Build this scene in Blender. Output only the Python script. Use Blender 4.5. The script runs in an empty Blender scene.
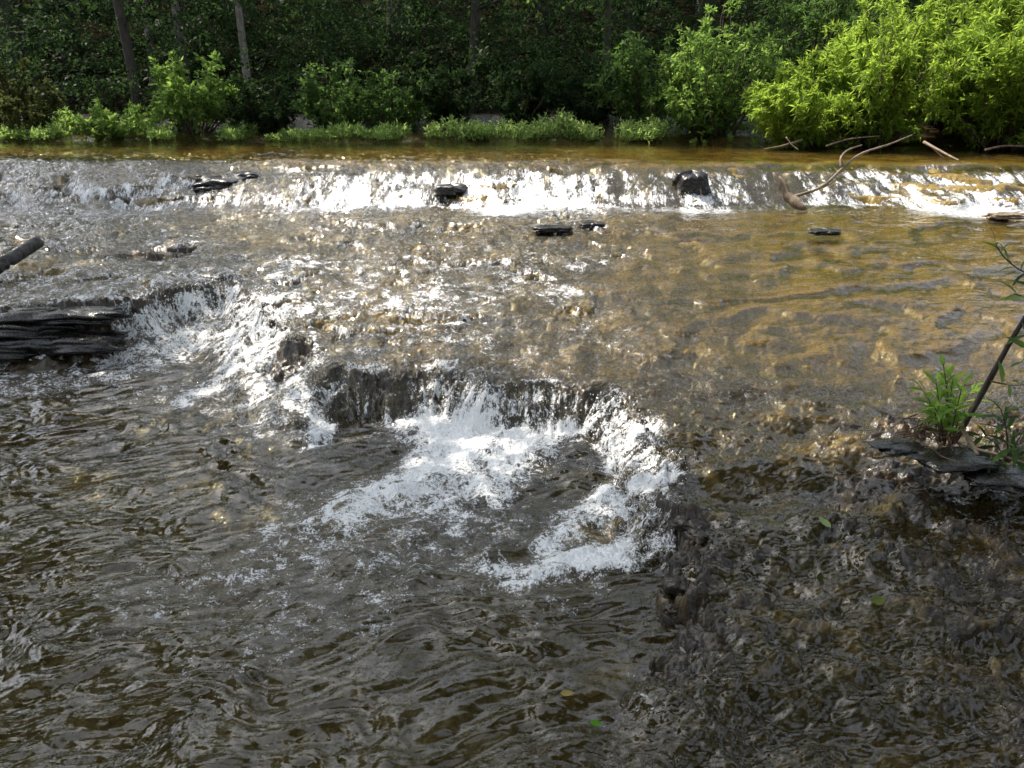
import bpy, math, random
import numpy as np
from mathutils import Vector

R = math.radians
sc = bpy.context.scene
COL = sc.collection
rng = np.random.default_rng(7)
random.seed(7)

# ------------------------------------------------------------------ camera
CAM_H, PITCH, FPX = 1.9, R(20.0), 790.0
cd = bpy.data.cameras.new('camera'); cam = bpy.data.objects.new('camera', cd); COL.objects.link(cam)
cam.location = (0, 0, CAM_H); cam.rotation_euler = (R(90) - PITCH, 0, 0)
cd.sensor_width = 36; cd.lens = FPX / 1024 * 36; cd.clip_start = .05; cd.clip_end = 500
sc.camera = cam
cP, sP = math.cos(PITCH), math.sin(PITCH)

def ray(u, v):
    a, b = (u - 512) / FPX, (384 - v) / FPX
    return a, cP + b * sP, -sP + b * cP           # x, y, z of the direction

def at_z(u, v, z):                                # the point of the place at height z
    x, y, w = ray(u, v); t = (z - CAM_H) / w
    return np.array([x * t, y * t, z])

def at_y(u, v, y0):                               # the point of the place at distance y0
    x, y, w = ray(u, v); t = y0 / y
    return np.array([x * t, y0, CAM_H + w * t])

# ------------------------------------------------------------------ noise
_perm = np.random.default_rng(3).permutation(256); _perm = np.concatenate([_perm, _perm, _perm])
_ang = np.random.default_rng(4).uniform(0, 2 * np.pi, 256); _gx, _gy = np.cos(_ang), np.sin(_ang)

def noise(x, y):
    x = np.asarray(x, float) + 517.3; y = np.asarray(y, float) + 231.7
    xi = np.floor(x).astype(int); yi = np.floor(y).astype(int)
    fx, fy = x - xi, y - yi; xi &= 255; yi &= 255
    u = fx * fx * fx * (fx * (fx * 6 - 15) + 10); v = fy * fy * fy * (fy * (fy * 6 - 15) + 10)
    def g(i, j, dx, dy):
        h = _perm[_perm[(xi + i) & 255] + ((yi + j) & 255)]
        return _gx[h] * dx + _gy[h] * dy
    a = g(0, 0, fx, fy); b = g(1, 0, fx - 1, fy); c = g(0, 1, fx, fy - 1); d = g(1, 1, fx - 1, fy - 1)
    return (a + u * (b - a) + v * ((c + u * (d - c)) - (a + u * (b - a)))) * 1.5

def fbm(x, y, o=4, g=.5):
    s, a = 0, 1.0
    for i in range(o):
        s = s + a * noise(x * 2 ** i + 17 * i, y * 2 ** i - 9 * i); a *= g
    return s

def ridged(x, y, o=3, g=.5):
    s, a = 0, 1.0
    for i in range(o):
        s = s + a * (1 - 2 * np.abs(noise(x * 2 ** i + 31 * i, y * 2 ** i + 7 * i))); a *= g
    return s

def cells(x, y, k=0):                                   # a random height per jointed block
    wx = x + .35 * noise(x * .9 + k, y * .9); wy = y + .35 * noise(x * .9 - 5, y * .9 + k)
    i = np.floor(wx).astype(int) + 900; j = np.floor(wy).astype(int) + 700
    i = i + ((j * 7 + k) % 3 == 0) * (wx - np.floor(wx) > .5)
    return _perm[(_perm[(i + k) & 255] + (j & 255)) & 511] / 127.5 - 1

def S(a, b, x):
    t = np.clip((x - a) / (b - a), 0, 1); return t * t * (3 - 2 * t)

def smax(a, b, k):
    h = np.clip(.5 + .5 * (a - b) / k, 0, 1); return b + (a - b) * h + k * h * (1 - h)

def blur(A, n):
    k = np.exp(-.5 * (np.arange(-2 * n, 2 * n + 1) / n) ** 2); k /= k.sum()
    for ax in (0, 1):
        P = np.pad(A, [(2 * n, 2 * n) if i == ax else (0, 0) for i in (0, 1)], mode='edge')
        A = sum(k[i] * (P[i:i + A.shape[0], :] if ax == 0 else P[:, i:i + A.shape[1]]) for i in range(len(k)))
    return A

def seg_dist(x, y, p, q):
    d = q - p; t = np.clip(((x - p[0]) * d[0] + (y - p[1]) * d[1]) / (d @ d), 0, 1)
    return np.hypot(x - p[0] - t * d[0], y - p[1] - t * d[1]), t

# ------------------------------------------------------------------ object helpers
def tag(o, label=None, cat=None, group=None, kind=None):
    if label: o['label'] = label
    if cat: o['category'] = cat
    if group: o['group'] = group
    if kind: o['kind'] = kind
    return o

def mesh(name, V, F, mat, parent=None, smooth=True, attrs=None):
    V = np.asarray(V, np.float32); F = np.asarray(F, np.int32)
    m = bpy.data.meshes.new(name); k = F.shape[1]
    m.vertices.add(len(V)); m.vertices.foreach_set('co', V.ravel())
    m.loops.add(F.size); m.loops.foreach_set('vertex_index', F.ravel())
    m.polygons.add(len(F)); m.polygons.foreach_set('loop_start', np.arange(0, F.size, k, dtype=np.int32))
    if smooth: m.polygons.foreach_set('use_smooth', np.ones(len(F), bool))
    for n, a in (attrs or {}).items():
        at = m.attributes.new(n, 'FLOAT', 'POINT'); at.data.foreach_set('value', np.asarray(a, np.float32).ravel())
    m.update(calc_edges=True); m.materials.append(mat)
    o = bpy.data.objects.new(name, m); COL.objects.link(o)
    if parent: o.parent = parent
    return o

def empty(name, loc, rz=0):
    o = bpy.data.objects.new(name, None); COL.objects.link(o); o.location = loc; o.rotation_euler = (0, 0, rz)
    o.empty_display_size = .1
    return o

def grid_faces(nr, nc):
    i = np.arange(nr * nc).reshape(nr, nc)
    return np.stack([i[:-1, :-1], i[:-1, 1:], i[1:, 1:], i[1:, :-1]], -1).reshape(-1, 4)

# ------------------------------------------------------------------ materials
class N:
    def __init__(s, name):
        s.m = bpy.data.materials.new(name); s.m.use_nodes = True
        s.t = s.m.node_tree; s.t.nodes.clear(); s.out = s.t.nodes.new('ShaderNodeOutputMaterial')
    def n(s, kind, **kw):
        n = s.t.nodes.new('ShaderNode' + kind)
        for k, v in kw.items():
            if k in n.bl_rna.properties: setattr(n, k, v)
            else: s.put(n.inputs[k.replace('_', ' ')] if k.replace('_', ' ') in n.inputs else n.inputs[k], v)
        return n
    def put(s, sock, v):
        if isinstance(v, bpy.types.NodeSocket): s.t.links.new(v, sock)
        elif isinstance(v, (tuple, list)): sock.default_value = tuple(v) + ((1,) if len(v) == 3 and sock.type == 'RGBA' else ())
        else: sock.default_value = v
    def math(s, op, a, b=0.0, c=0.0):
        n = s.t.nodes.new('ShaderNodeMath'); n.operation = op
        for i, v in enumerate((a, b, c)): s.put(n.inputs[i], v)
        return n.outputs[0]
    def noise(s, co, scale, detail=4, rough=.55, dist=0):
        n = s.n('TexNoise', Scale=scale, Detail=detail, Roughness=rough, Distortion=dist)
        if co: s.t.links.new(co, n.inputs['Vector'])
        return n.outputs['Fac']
    def ramp(s, fac, lo, hi, a=0.0, b=1.0):
        n = s.n('MapRange', interpolation_type='SMOOTHSTEP'); s.put(n.inputs[0], fac)
        for i, v in enumerate((lo, hi, a, b)): s.put(n.inputs[i + 1], v)
        return n.outputs[0]
    def mixc(s, f, a, b):
        n = s.n('Mix', data_type='RGBA'); s.put(n.inputs[0], f); s.put(n.inputs[6], a); s.put(n.inputs[7], b)
        return n.outputs[2]
    def attr(s, name): return s.n('Attribute', attribute_name=name).outputs['Fac']
    def obj(s): return s.n('TexCoord').outputs['Object']
    def scaled(s, co, sx, sy, sz):
        n = s.n('Mapping'); s.t.links.new(co, n.inputs[0]); n.inputs['Scale'].default_value = (sx, sy, sz); return n.outputs[0]
    def bump(s, h, strength, dist, normal=None):
        n = s.n('Bump', Strength=strength, Distance=dist); s.put(n.inputs['Height'], h)
        if normal: s.put(n.inputs['Normal'], normal)
        return n.outputs[0]
    def shade(s, sh): s.t.links.new(sh, s.out.inputs['Surface']); return s.m

def rock_material(name, wet=.22, exposed=False):
    k = N(name); co = k.obj()
    n1 = k.noise(co, 1.3, 5, .6); n2 = k.noise(co, 9, 6, .65); n3 = k.noise(co, 55, 4, .6)
    dark = k.mixc(k.ramp(n2, .35, .7), (.004, .0035, .003), (.014, .011, .009)) if exposed else k.mixc(k.ramp(n2, .35, .7), (.013, .0085, .0045), (.054, .036, .018))
    if not exposed:
        am = k.attr('amber')
        f = k.math('ADD', am, k.math('MULTIPLY', k.math('SUBTRACT', n2, .5), 1.1))
        f = k.math('ADD', f, k.math('MULTIPLY', k.math('SUBTRACT', n1, .5), 1.2))
        amber = k.mixc(k.ramp(n3, .3, .7), (.145, .092, .018), (.27, .185, .038))
        dark = k.mixc(k.ramp(f, .25, .8), dark, amber)
        dark = k.mixc(k.attr('silt_depth'), dark, k.mixc(k.ramp(n2, .3, .7), (.030, .023, .006), (.085, .062, .015)))
    b = k.bump(k.math('ADD', k.math('MULTIPLY', n3, .5), n2), .7, .012)
    p = k.n('BsdfPrincipled', Base_Color=dark, Roughness=k.ramp(n3, .3, .7, wet * .7, wet * 2), Normal=b)
    p.inputs['Coat Weight'].default_value = .35; p.inputs['Specular IOR Level'].default_value = .35; p.inputs['Coat Roughness'].default_value = .05; k.put(p.inputs['Coat Normal'], k.bump(n2, .8, .012))
    return k.shade(p.outputs[0])

def water_material():
    k = N('water'); co = k.obj()
    foam, calm = k.attr('foam'), k.attr('calm')
    # small ripples: fine turbulence on the running film, drawn-out ripples on the pools
    wv = k.scaled(co, .55, 1.25, 1)
    r1 = k.noise(wv, 20, 2, .5, 1.0); r2 = k.noise(wv, 60, 2, .5, .4)
    t1 = k.noise(co, 42, 3, .6, .8)
    h = k.math('ADD', k.math('MULTIPLY', r1, .9), k.math('MULTIPLY', r2, .10))
    h2 = k.math('ADD', k.math('MULTIPLY', t1, 1.0), k.math('MULTIPLY', r2, .2))
    hm = k.n('Mix', data_type='FLOAT'); k.put(hm.inputs[0], calm); k.put(hm.inputs[2], h2); k.put(hm.inputs[3], h)
    st = k.math('ADD', k.math('MULTIPLY', calm, -.50), .62)
    b = k.bump(hm.outputs[0], st, .020)
    fr = k.n('Fresnel', IOR=1.5, Normal=b)
    gl = k.n('BsdfGlossy', Color=(1, 1, 1), Roughness=k.math('SUBTRACT', .045, k.math('MULTIPLY', calm, .03)), Normal=b)
    tr = k.n('BsdfTransparent', Color=(.84, .80, .62))
    tu = k.n('BsdfDiffuse', Color=(.115, .082, .026), Normal=b)
    body = k.n('MixShader', Fac=.14); k.put(body.inputs[1], tr.outputs[0]); k.put(body.inputs[2], tu.outputs[0])
    w = k.n('MixShader'); k.put(w.inputs[0], fr.outputs[0]); k.put(w.inputs[1], body.outputs[0]); k.put(w.inputs[2], gl.outputs[0])
    # foam: air bubbles, lacy where thin, drawn out down the falls
    sy_ = k.n('SeparateXYZ'); k.put(sy_.inputs[0], co)
    cx_ = k.n('CombineXYZ', X=1.0, Z=.22); k.put(cx_.inputs['Y'], k.ramp(sy_.outputs['Y'], 8.6, 9.6, 1.0, .28))
    vm = k.n('VectorMath', operation='MULTIPLY'); k.put(vm.inputs[0], co); k.put(vm.inputs[1], cx_.outputs[0]); fz = vm.outputs[0]
    f1 = k.noise(fz, 9, 5, .62, .7); f2 = k.noise(fz, 46, 4, .72, .3); f3 = k.noise(fz, 150, 2, .6)
    bub = k.n('TexVoronoi', Scale=70.0); k.put(bub.inputs['Vector'], fz)
    pat = k.math('ADD', k.math('MULTIPLY', f1, .42), k.math('ADD', k.math('MULTIPLY', f2, .36), k.math('MULTIPLY', f3, .22)))
    pat = k.ramp(pat, .36, .64)
    thr = k.math('SUBTRACT', 1.08, k.math('MULTIPLY', pat, .98))
    ff = k.n('MapRange', interpolation_type='SMOOTHSTEP'); k.put(ff.inputs[0], foam)
    k.put(ff.inputs[1], k.math('SUBTRACT', thr, .20)); k.put(ff.inputs[2], k.math('ADD', thr, .30))
    op = k.math('MULTIPLY', ff.outputs[0], k.ramp(k.math('ADD', f3, k.math('MULTIPLY', bub.outputs['Distance'], .5)), .35, .75, .68, .97))
    op = k.math('MAXIMUM', op, k.math('MULTIPLY', ff.outputs[0], k.ramp(foam, .62, 1.0, 0, .98)))
    fb = k.bump(k.math('ADD', k.math('MULTIPLY', f2, .9), k.math('MULTIPLY', bub.outputs['Distance'], .6)), .65, .025)
    fd = k.n('BsdfPrincipled', Base_Color=(.86, .87, .88), Roughness=.3, Normal=fb)
    mx = k.n('MixShader'); k.put(mx.inputs[0], op); k.put(mx.inputs[1], w.outputs[0]); k.put(mx.inputs[2], fd.outputs[0])
    return k.shade(mx.outputs[0])

def leaf_material(name, c, tc, var=.5, trans=.45, rough=.45):
    k = N(name); co = k.obj()
    g = k.n('NewGeometry').outputs['Random Per Island']
    n = k.noise(co, 2.2, 3)
    f = k.math('ADD', k.math('MULTIPLY', g, .6), k.math('MULTIPLY', k.ramp(n, .3, .7), .4))
    lo = tuple(x * (1 - var) for x in c); hi = tuple(min(1, x * (1 + var)) for x in c)
    tlo = tuple(x * (1 - var * .6) for x in tc); thi = tuple(min(1, x * (1 + var * .6)) for x in tc)
    p = k.n('BsdfPrincipled', Base_Color=k.mixc(f, lo, hi), Roughness=rough); p.inputs['Specular IOR Level'].default_value = .04
    t = k.n('BsdfTranslucent', Color=k.mixc(f, tlo, thi))
    m = k.n('MixShader', Fac=trans); k.put(m.inputs[1], p.outputs[0]); k.put(m.inputs[2], t.outputs[0])
    return k.shade(m.outputs[0])

def bark_material(name, a, b, sz=.25):
    k = N(name); co = k.obj()
    n = k.noise(k.scaled(co, 1, 1, sz), 22, 5, .65); n2 = k.noise(co, 3, 3)
    c = k.mixc(k.ramp(k.math('ADD', k.math('MULTIPLY', n, .7), k.math('MULTIPLY', n2, .3)), .35, .65), a, b)
    p = k.n('BsdfPrincipled', Base_Color=c, Roughness=.8, Normal=k.bump(n, .6, .02))
    return k.shade(p.outputs[0])

def soil_material(name, a, b):
    k = N(name); co = k.obj()
    n = k.noise(co, 3, 6, .7); n2 = k.noise(co, 40, 3, .6)
    c = k.mixc(k.ramp(k.math('ADD', k.math('MULTIPLY', n, .6), k.math('MULTIPLY', n2, .4)), .35, .65), a, b)
    p = k.n('BsdfPrincipled', Base_Color=c, Roughness=.9, Normal=k.bump(n2, .8, .03)); p.inputs['Specular IOR Level'].default_value = 0
    return k.shade(p.outputs[0])

M_BED = rock_material('wet_shale')
M_ROCK = rock_material('wet_dark_rock', .2, True)
M_WATER = water_material()
M_SOIL = soil_material('bank_soil', (.025, .017, .010), (.085, .055, .032))
M_FLOOR = soil_material('forest_floor', (.006, .005, .004), (.018, .015, .009))
M_BARK_GREY = bark_material('grey_bark', (.10, .09, .075), (.24, .22, .19))
M_BARK_DARK = bark_material('dark_bark', (.020, .016, .012), (.065, .052, .040))
M_DRIFT = bark_material('bleached_driftwood', (.11, .078, .050), (.27, .205, .145))
M_LOG = bark_material('grey_weathered_log', (.030, .028, .026), (.15, .145, .14))
M_STEM = bark_material('shrub_stem', (.035, .025, .016), (.10, .075, .05))
L_DEEP = leaf_material('deep_green_leaf', (.020, .036, .015), (.045, .085, .024))  # dark tone carries part of the wood's shade in the leaf colour
L_MID = leaf_material('mid_green_leaf', (.060, .105, .035), (.16, .28, .06))
L_WILLOW = leaf_material('willow_leaf', (.14, .21, .04), (.46, .64, .08))
L_BRIGHT = leaf_material('bright_green_leaf', (.11, .19, .05), (.33, .50, .10))
L_WEED = leaf_material('weed_leaf', (.20, .31, .09), (.48, .66, .18), .35, .5)
L_PLANT = leaf_material('lit_plant_leaf', (.17, .30, .06), (.40, .60, .09), .4)  # sunlit brightness put into the leaf colour
L_OLIVE = leaf_material('olive_leaf', (.050, .060, .022), (.10, .12, .03))
L_YELLOW = leaf_material('yellow_leaf', (.45, .36, .12), (.3, .25, .05), .15)

# ------------------------------------------------------------------ the creek: bed and water
NR, NC = 1180, 1040
Y0, Y1 = .85, 17.6
yy = Y0 * (Y1 / Y0) ** (np.arange(NR) / (NR - 1))
tt = np.linspace(-1, 1, NC)
Y = np.repeat(yy[:, None], NC, 1); X = tt[None, :] * (.80 * Y + 1.5)

# edge of the lower falls, left to right, then round the pool towards the viewer:
# picture position of its foot, then how much of it the water curtains, and how white
LIP = [(-500, 380, 0, 0), (0, 357, 0, 0), (112, 351, 0, 0), (122, 350, .9, .35), (180, 337, 1, .55), (236, 328, 1, .65), (262, 350, 1, .75),
       (286, 372, 1, .55), (296, 382, .15, .1), (312, 390, .1, .1), (324, 400, .9, .5), (338, 411, .75, .30), (400, 410, .45, .18),
       (440, 409, .6, .3), (470, 414, 1, .50), (500, 422, 1, .46), (560, 424, 1, .42), (600, 426, .9, .55), (628, 441, 1, .8), (648, 466, 1, .85),
       (664, 497, 1, .8), (672, 530, .8, .5), (676, 556, .1, .05), (688, 600, 0, 0), (700, 640, 0, 0), (690, 680, .3, 0),
       (660, 720, .6, 0), (640, 790, .8, 0), (600, 1000, .8, 0)]
LP = [at_z(u, v, .0)[:2] for u, v, _, _ in LIP]
cur = np.array([c for *_, c, _ in LIP], float); whi = np.array([w for *_, w in LIP], float)

def lip_field(X, Y):
    D = np.full(X.shape, 1e9); Cn = np.zeros(X.shape); Wn = np.zeros(X.shape); A = np.zeros(X.shape); arc = 0
    for i in range(len(LP) - 1):
        d, t = seg_dist(X, Y, LP[i], LP[i + 1]); m = d < D
        D = np.where(m, d, D); Cn = np.where(m, cur[i] + t * (cur[i + 1] - cur[i]), Cn)
        L = np.hypot(*(LP[i + 1] - LP[i]))
        Wn = np.where(m, whi[i] + t * (whi[i + 1] - whi[i]), Wn); A = np.where(m, arc + t * L, A); arc += L
    poly = LP + [np.array([60, .2]), np.array([60, 60]), np.array([-60, 60])]
    ins = np.zeros(X.shape, bool)
    for i in range(len(poly)):
        p, q = poly[i], poly[(i + 1) % len(poly)]
        if p[1] == q[1]: continue
        c = ((p[1] > Y) != (q[1] > Y)) & (X < (q[0] - p[0]) * (Y - p[1]) / (q[1] - p[1]) + p[0]); ins ^= c
    return np.where(ins, D, -D), Cn, Wn, A

d0, curt, white, arc = lip_field(X, Y)
rag = .085 * fbm(X * 2.6, Y * 2.6, 4, .6) + .03 * cells(X * 7, Y * 7, 1)
d = d0 + rag
# foot of the upper falls
yb = 9.75 + .42 * fbm(X * .35, X * 0 + 3.3, 2) - .045 * np.clip(X - 2.5, 0, 9) + .17 * fbm(X * 1.5, Y * .4, 3)
uw = .85 + .55 * S(2.5, 5.5, X)                       # how far the upper falls run back

def bench(X, Y):
    b = np.interp(Y, [1.1, 1.7, 2.3, 3.0, 4.2, 5.7, 7.0, 8.4, 9.7], [-.06, .02, .10, .17, .205, .385, .48, .565, .625])
    b = b + .16 * S(1.0, 2.3, X - .10 * (Y - 3.3)) * S(4.6, 3.4, Y) * S(1.8, 2.8, Y)      # the shelf climbs to the right bank
    b = b - .05 * np.exp(-((X + 1.5) / .55) ** 2) * S(8.2, 6.6, Y)                        # the channel that feeds the left falls
    return b

B = bench(X, Y)
prox = (Y - yb) / uw
fall_up = np.zeros_like(X)
for k, (c, wd, hgt) in enumerate(((.06, .035, .32), (.36, .04, .26), (.66, .045, .24), (1.0, .08, .18))):
    fall_up += hgt * S(c - wd, c + wd, prox + .11 * fbm(X * (.8 + .2 * k) + 9 * k, Y * .9, 3) + .03 * fbm(X * 4, Y * 4, 2))
B = B + .415 * fall_up
# shale beds: the slope breaks into thin ledges with ragged edges
glide = S(.3, 2.4, X) * S(4.4, 5.4, Y)
lay = .085
wob = B / lay + 1.0 * fbm(X * .55, Y * .8, 3) + .35 * fbm(X * 2.4, Y * 3.2, 3) + (.22 * cells(X * 3.1, Y * 3.6, 3) + .15 * cells(X * 8, Y * 9, 8)) * (1 - .85 * glide)
fr = wob - np.floor(wob)
terr = (np.floor(wob) + S(.80, .98, fr)) * lay - (wob * lay - B)
near = S(5.0, 3.6, Y)
B = B + .022 * fbm(X * 1.1, Y * 1.5, 2) * S(11.5, 10, Y)
H = B + (terr - B) * (.95 - .25 * near) * (1 - .45 * glide) * S(15, 12.5, Y)
up = S(10.9, 11.6, Y)
rough = .014 * fbm(X * 3, Y * 4, 3) + .008 * ridged(X * 6 + 1.5 * noise(X * 2, Y * 2), Y * 13, 3) + .0045 * fbm(X * 28, Y * 32, 2)
rough = rough * (1 - .6 * up) * (1 - .6 * glide)
q_ = fbm(X * 1.5, Y * 2.4, 5, .55) * 3.4 + .5 * cells(X * 5, Y * 6, 14); fq_ = q_ - np.floor(q_)
flake = (np.floor(q_) + S(.80, 1, fq_)) * .021                 # thin flakes of shale broken one above another
on_shelf = S(4.6, 3.8, Y) * S(.1, .5, X)
H = H + flake * (on_shelf + .45 * (1 - on_shelf) * (1 - up) * (1 - .5 * glide)) + on_shelf * (.0055 * ridged((X + .4 * Y) * 9, (Y - .4 * X) * 16, 3) + .003 * ridged(X * 27, Y * 31, 2))
H = H + rough + .006 * cells(X * 7, Y * 8, 5) * (1 - up) * (1 - .7 * glide)
# pool bed
pool = -.30 + .05 * fbm(X * 1.3, Y * 1.3, 3) + .02 * fbm(X * 6, Y * 6, 3)
pool = pool + .17 * S(-.75, -.02, d0) * S(2.9, 2.2, Y) * S(-.9, .2, X) + .10 * S(-.5, 0, d0) * S(-.1, .3, X)
rapid = S(-1.05, -.15, d0) * S(-1.0, -1.35, X)         # the broken run below the left falls
pool = pool + rapid * (.37 + .05 * fbm(X * 2.5, Y * 3.5, 3) + .03 * ridged(X * 7, Y * 8, 2))
pool = pool + .30 * np.exp(-((X + 2.75) / .75) ** 2 - ((Y - 4.62) / .16) ** 2)             # rusty shoal at the left edge
cut = 0
for k, (o_, w_) in enumerate(((0, .26), (.035, .20), (.06, .18), (.11, .20), (.17, .16))):      # bedding planes in the face of the ledge
    cut = cut + w_ * S(-.016, .0, d + o_ + .045 * fbm(X * 4 + 7 * k, Y * 4 - 3 * k, 3))
H = pool + (H - pool) * cut
H = H + (.014 * cells(X * 13, Y * 13, 11) + .012 * cells(X * 31, Y * 31, 2)) * np.exp(-((d0 - .02) / .10) ** 2) * (1 - .7 * S(.5, .9, curt)) * S(1.9, 2.3, Y)
edge = np.exp(-((d0 - .07) / .09) ** 2) * (1 - S(.2, .6, curt)) * S(1.8, 2.2, Y) * S(3.7, 3.4, Y)
H = H + edge * (.006 + .010 * ridged(X * 9, Y * 10, 3) + .006 * fbm(X * 26, Y * 26, 2))
# right hand bank mound
bx, by, _ = at_z(965, 440, .42)
H = H + .10 * np.exp(-((X - bx - .42) / .42) ** 2 - ((Y - by) / .30) ** 2)
bank = S(2.9, 4.2, X - .28 * (Y - 2.0)) * S(6.6, 4.4, Y)
H = H + .55 * bank
# far bank and side banks
fb = 15.05 - .34 * np.clip(X - 3.6, 0, 6) + .18 * fbm(X * .7, Y * .2, 3)
H = H + S(-.05, .35, Y - fb) * .16 + S(.5, 2.2, Y - fb) * .35

# ---- water
Hb = blur(H, 3); Hbb = blur(H, 12)
flow = .45 + .55 * S(2.2, .2, X - .15 * (Y - 4)) * S(3.4, 4.4, Y) + .25 * S(7.5, 9, Y)
t = .016 + .022 * flow
shelf = S(4.6, 3.6, Y) * S(.1, .5, X)
t = t - .009 * shelf - .02 * S(1.25, 1.8, X - .1 * (Y - 3.4)) * S(4.2, 3.8, Y)
def blob(u, v, z, ru, rv):
    p = at_z(u, v, z); return np.exp(-((X - p[0]) / ru) ** 2 - ((Y - p[1]) / rv) ** 2)
riser = S(.70, .84, fr) * S(1.0, .93, fr)
t = t + .02 * S(9.4, 10, Y) * S(12, 11, Y)
t = t - .065 * S(4.9, 5.7, Y) * riser * (1 - .8 * S(.4, 2, X)) * S(-.15, .35, fbm(X * 1.1, Y * 1.4, 3)) * S(11, 10, Y)
t = t - .014 * edge
# ledges that stand clear of the water
t = t - .11 * blob(60, 312, .47, .62, .17) - .10 * blob(-60, 318, .46, .9, .2)
t = t - .075 * blob(150, 246, .56, .48, .22) - .05 * blob(95, 292, .5, .3, .15) - .05 * blob(40, 258, .55, .5, .3)
t = t - .06 * blob(555, 230, .60, .16, .10) - .05 * blob(600, 226, .60, .14, .10) - .05 * blob(690, 237, .58, .22, .08)
t = t - .07 * blob(214, 180, .9, .45, .28) - .05 * blob(300, 174, .95, .40, .2) - .05 * blob(455, 188, .85, .3, .2)
t = t - .06 * blob(1000, 215, .62, .3, .15) - .07 * blob(970, 185, .85, .9, .35) - .05 * blob(905, 455, .40, .3, .12)
for uu, vv in ((120, 178), (150, 186), (330, 178), (382, 174), (560, 180), (622, 176), (735, 180), (872, 184), (935, 178), (1000, 183), (60, 183)):
    t = t - .075 * blob(uu, vv, .88, .10 + .14 * rng.random(), .16)
for s_ in range(14):
    uu, vv = rng.uniform(690, 830), rng.uniform(520, 680)
    t = t - .030 * blob(uu, vv, .15, .05, .035)
rush = np.clip(.55 + 1.0 * fbm(X * .8, Y * 1.3, 3) + .9 * np.clip(terr / lay, -.2, .6), .12, 1.5)      # smooth glides and broken runs
turb = (.010 * fbm(X * 8, Y * 9.5, 3) + .0065 * ridged(X * 18 + 2 * noise(X * 3, Y * 3), Y * 25, 3)) * (.30 + .70 * flow) * rush
turb = turb * (1 - .75 * glide) + glide * (.0035 * fbm(X * 6 + noise(X * 2, Y * 2), Y * 17, 2) + .0028 * fbm(X * 22, Y * 34, 2))
turb = turb + shelf * S(-.25, .55, fbm(X * 1.7, Y * 1.7, 2)) * (.007 * ridged((X + .5 * Y) * 8 + 1.2 * noise(X * 3, Y * 3), (Y - .5 * X) * 15, 3) + .0030 * noise((X + .6 * Y) * 13 + noise(X * 4, Y * 4), (Y - .6 * X) * 33) + .0006 * fbm(X * 34, Y * 34, 2))
turb = turb * (1 - .55 * up) + .006 * up * fbm(X * 3, Y * 9, 3)
Wb = Hb * .75 + Hbb * .25 + t + turb
# the curtain leaps clear of the lip
ahead = np.interp(Y, [1, 17], [.085, .085])
dw = d0 + .8 * rag + .035 * fbm(arc * 6, arc * 0, 3, .65)
streak = fbm(arc * 17, dw * 1.6, 4, .7)
leap = np.clip((dw + .19) / .27, 0, 1)
Wlip = blur(bench(X, Y), 6) + .012 + t * .6
fallz = np.where(dw > -.19, Wlip * leap ** .75 + .016 * streak + .012 * fbm(X * 16, Y * 16, 2), -1) - .12 * (1 - curt)
fallz = np.where((dw > .06), -1, fallz)
Wb = np.maximum(Wb - .2 * (dw < .02) * (dw > -.3) * (1 - S(0, .5, curt)), np.where(curt > .12, fallz, -1))
# pool surface
ca, sa = math.cos(R(14)), math.sin(R(14))
px, py = X * ca + Y * sa, -X * sa + Y * ca
wx = fbm(X * 1.6, Y * 1.6, 2); wy = fbm(X * 1.6 + 40, Y * 1.6 + 11, 2)
qx, qy = px + .16 * wx, py + .12 * wy
waves = .018 * noise(qx * 2.1, qy * 4.6) + .017 * noise(qx * 4.6 + .9 * wy, qy * 10 + 1.1 * wx) + .0048 * noise(qx * 10 + 1.5 * wx, qy * 21 - 1.5 * wy) + .0016 * fbm(qx * 24, qy * 44, 2)
P = waves * (1.15 - .55 * S(.2, .6, X) * S(3.3, 2.6, Y))

# ---- foam
foam = np.zeros_like(X)
def plume(pts, r0, r1, a):
    global foam
    Q = [at_z(u, v, .02)[:2] for u, v in pts]; best = np.zeros_like(X)
    FX, FY = X + .06 * fbm(X * 2.6, Y * 2.6, 3), Y + .06 * fbm(X * 2.6 + 9, Y * 2.6, 3)
    for i in range(len(Q) - 1):
        ds, tq = seg_dist(FX, FY, Q[i], Q[i + 1]); w = (i + tq) / (len(Q) - 1)
        r = r0 + (r1 - r0) * w
        best = np.maximum(best, np.exp(-(ds / r) ** 2) * (1 - .38 * w))
    foam = np.maximum(foam, best * a * 1.18)
plume([(440, 421), (462, 440), (440, 465), (395, 490), (340, 510)], .31, .25, 1.08)
plume([(430, 419), (500, 432), (560, 434), (610, 434)], .17, .17, 1.15)
plume([(520, 440), (500, 465), (470, 490), (430, 505)], .28, .20, .9)
plume([(625, 450), (648, 490), (660, 530), (650, 552)], .155, .15, 1.05)
plume([(650, 545), (610, 550), (560, 558), (500, 568)], .17, .13, 1.05)
plume([(650, 510), (610, 505), (575, 520), (545, 550)], .17, .13, .85)
plume([(322, 412), (316, 430), (305, 446)], .10, .08, .95)
plume([(255, 345), (240, 375), (190, 394)], .26, .24, .85)
plume([(190, 345), (120, 372), (20, 385)], .25, .3, .62)
plume([(330, 515), (250, 570), (150, 590)], .35, .35, .42)
plume([(480, 510), (390, 560), (280, 640)], .42, .32, .38)
plume([(620, 555), (580, 590), (540, 600)], .2, .2, .30)
foam_pool = foam.copy()
foam = foam * (1 - .55 * S(-.24, -.13, d0))
gz_y, gz_x = np.gradient(blur(Wb, 2)); dyv = np.gradient(yy)[:, None]; dxv = (tt[1] - tt[0]) * (.80 * Y + 1.5)
slope = np.hypot(gz_y / dyv, gz_x / dxv)
brk = S(.22, .75, slope)
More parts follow.
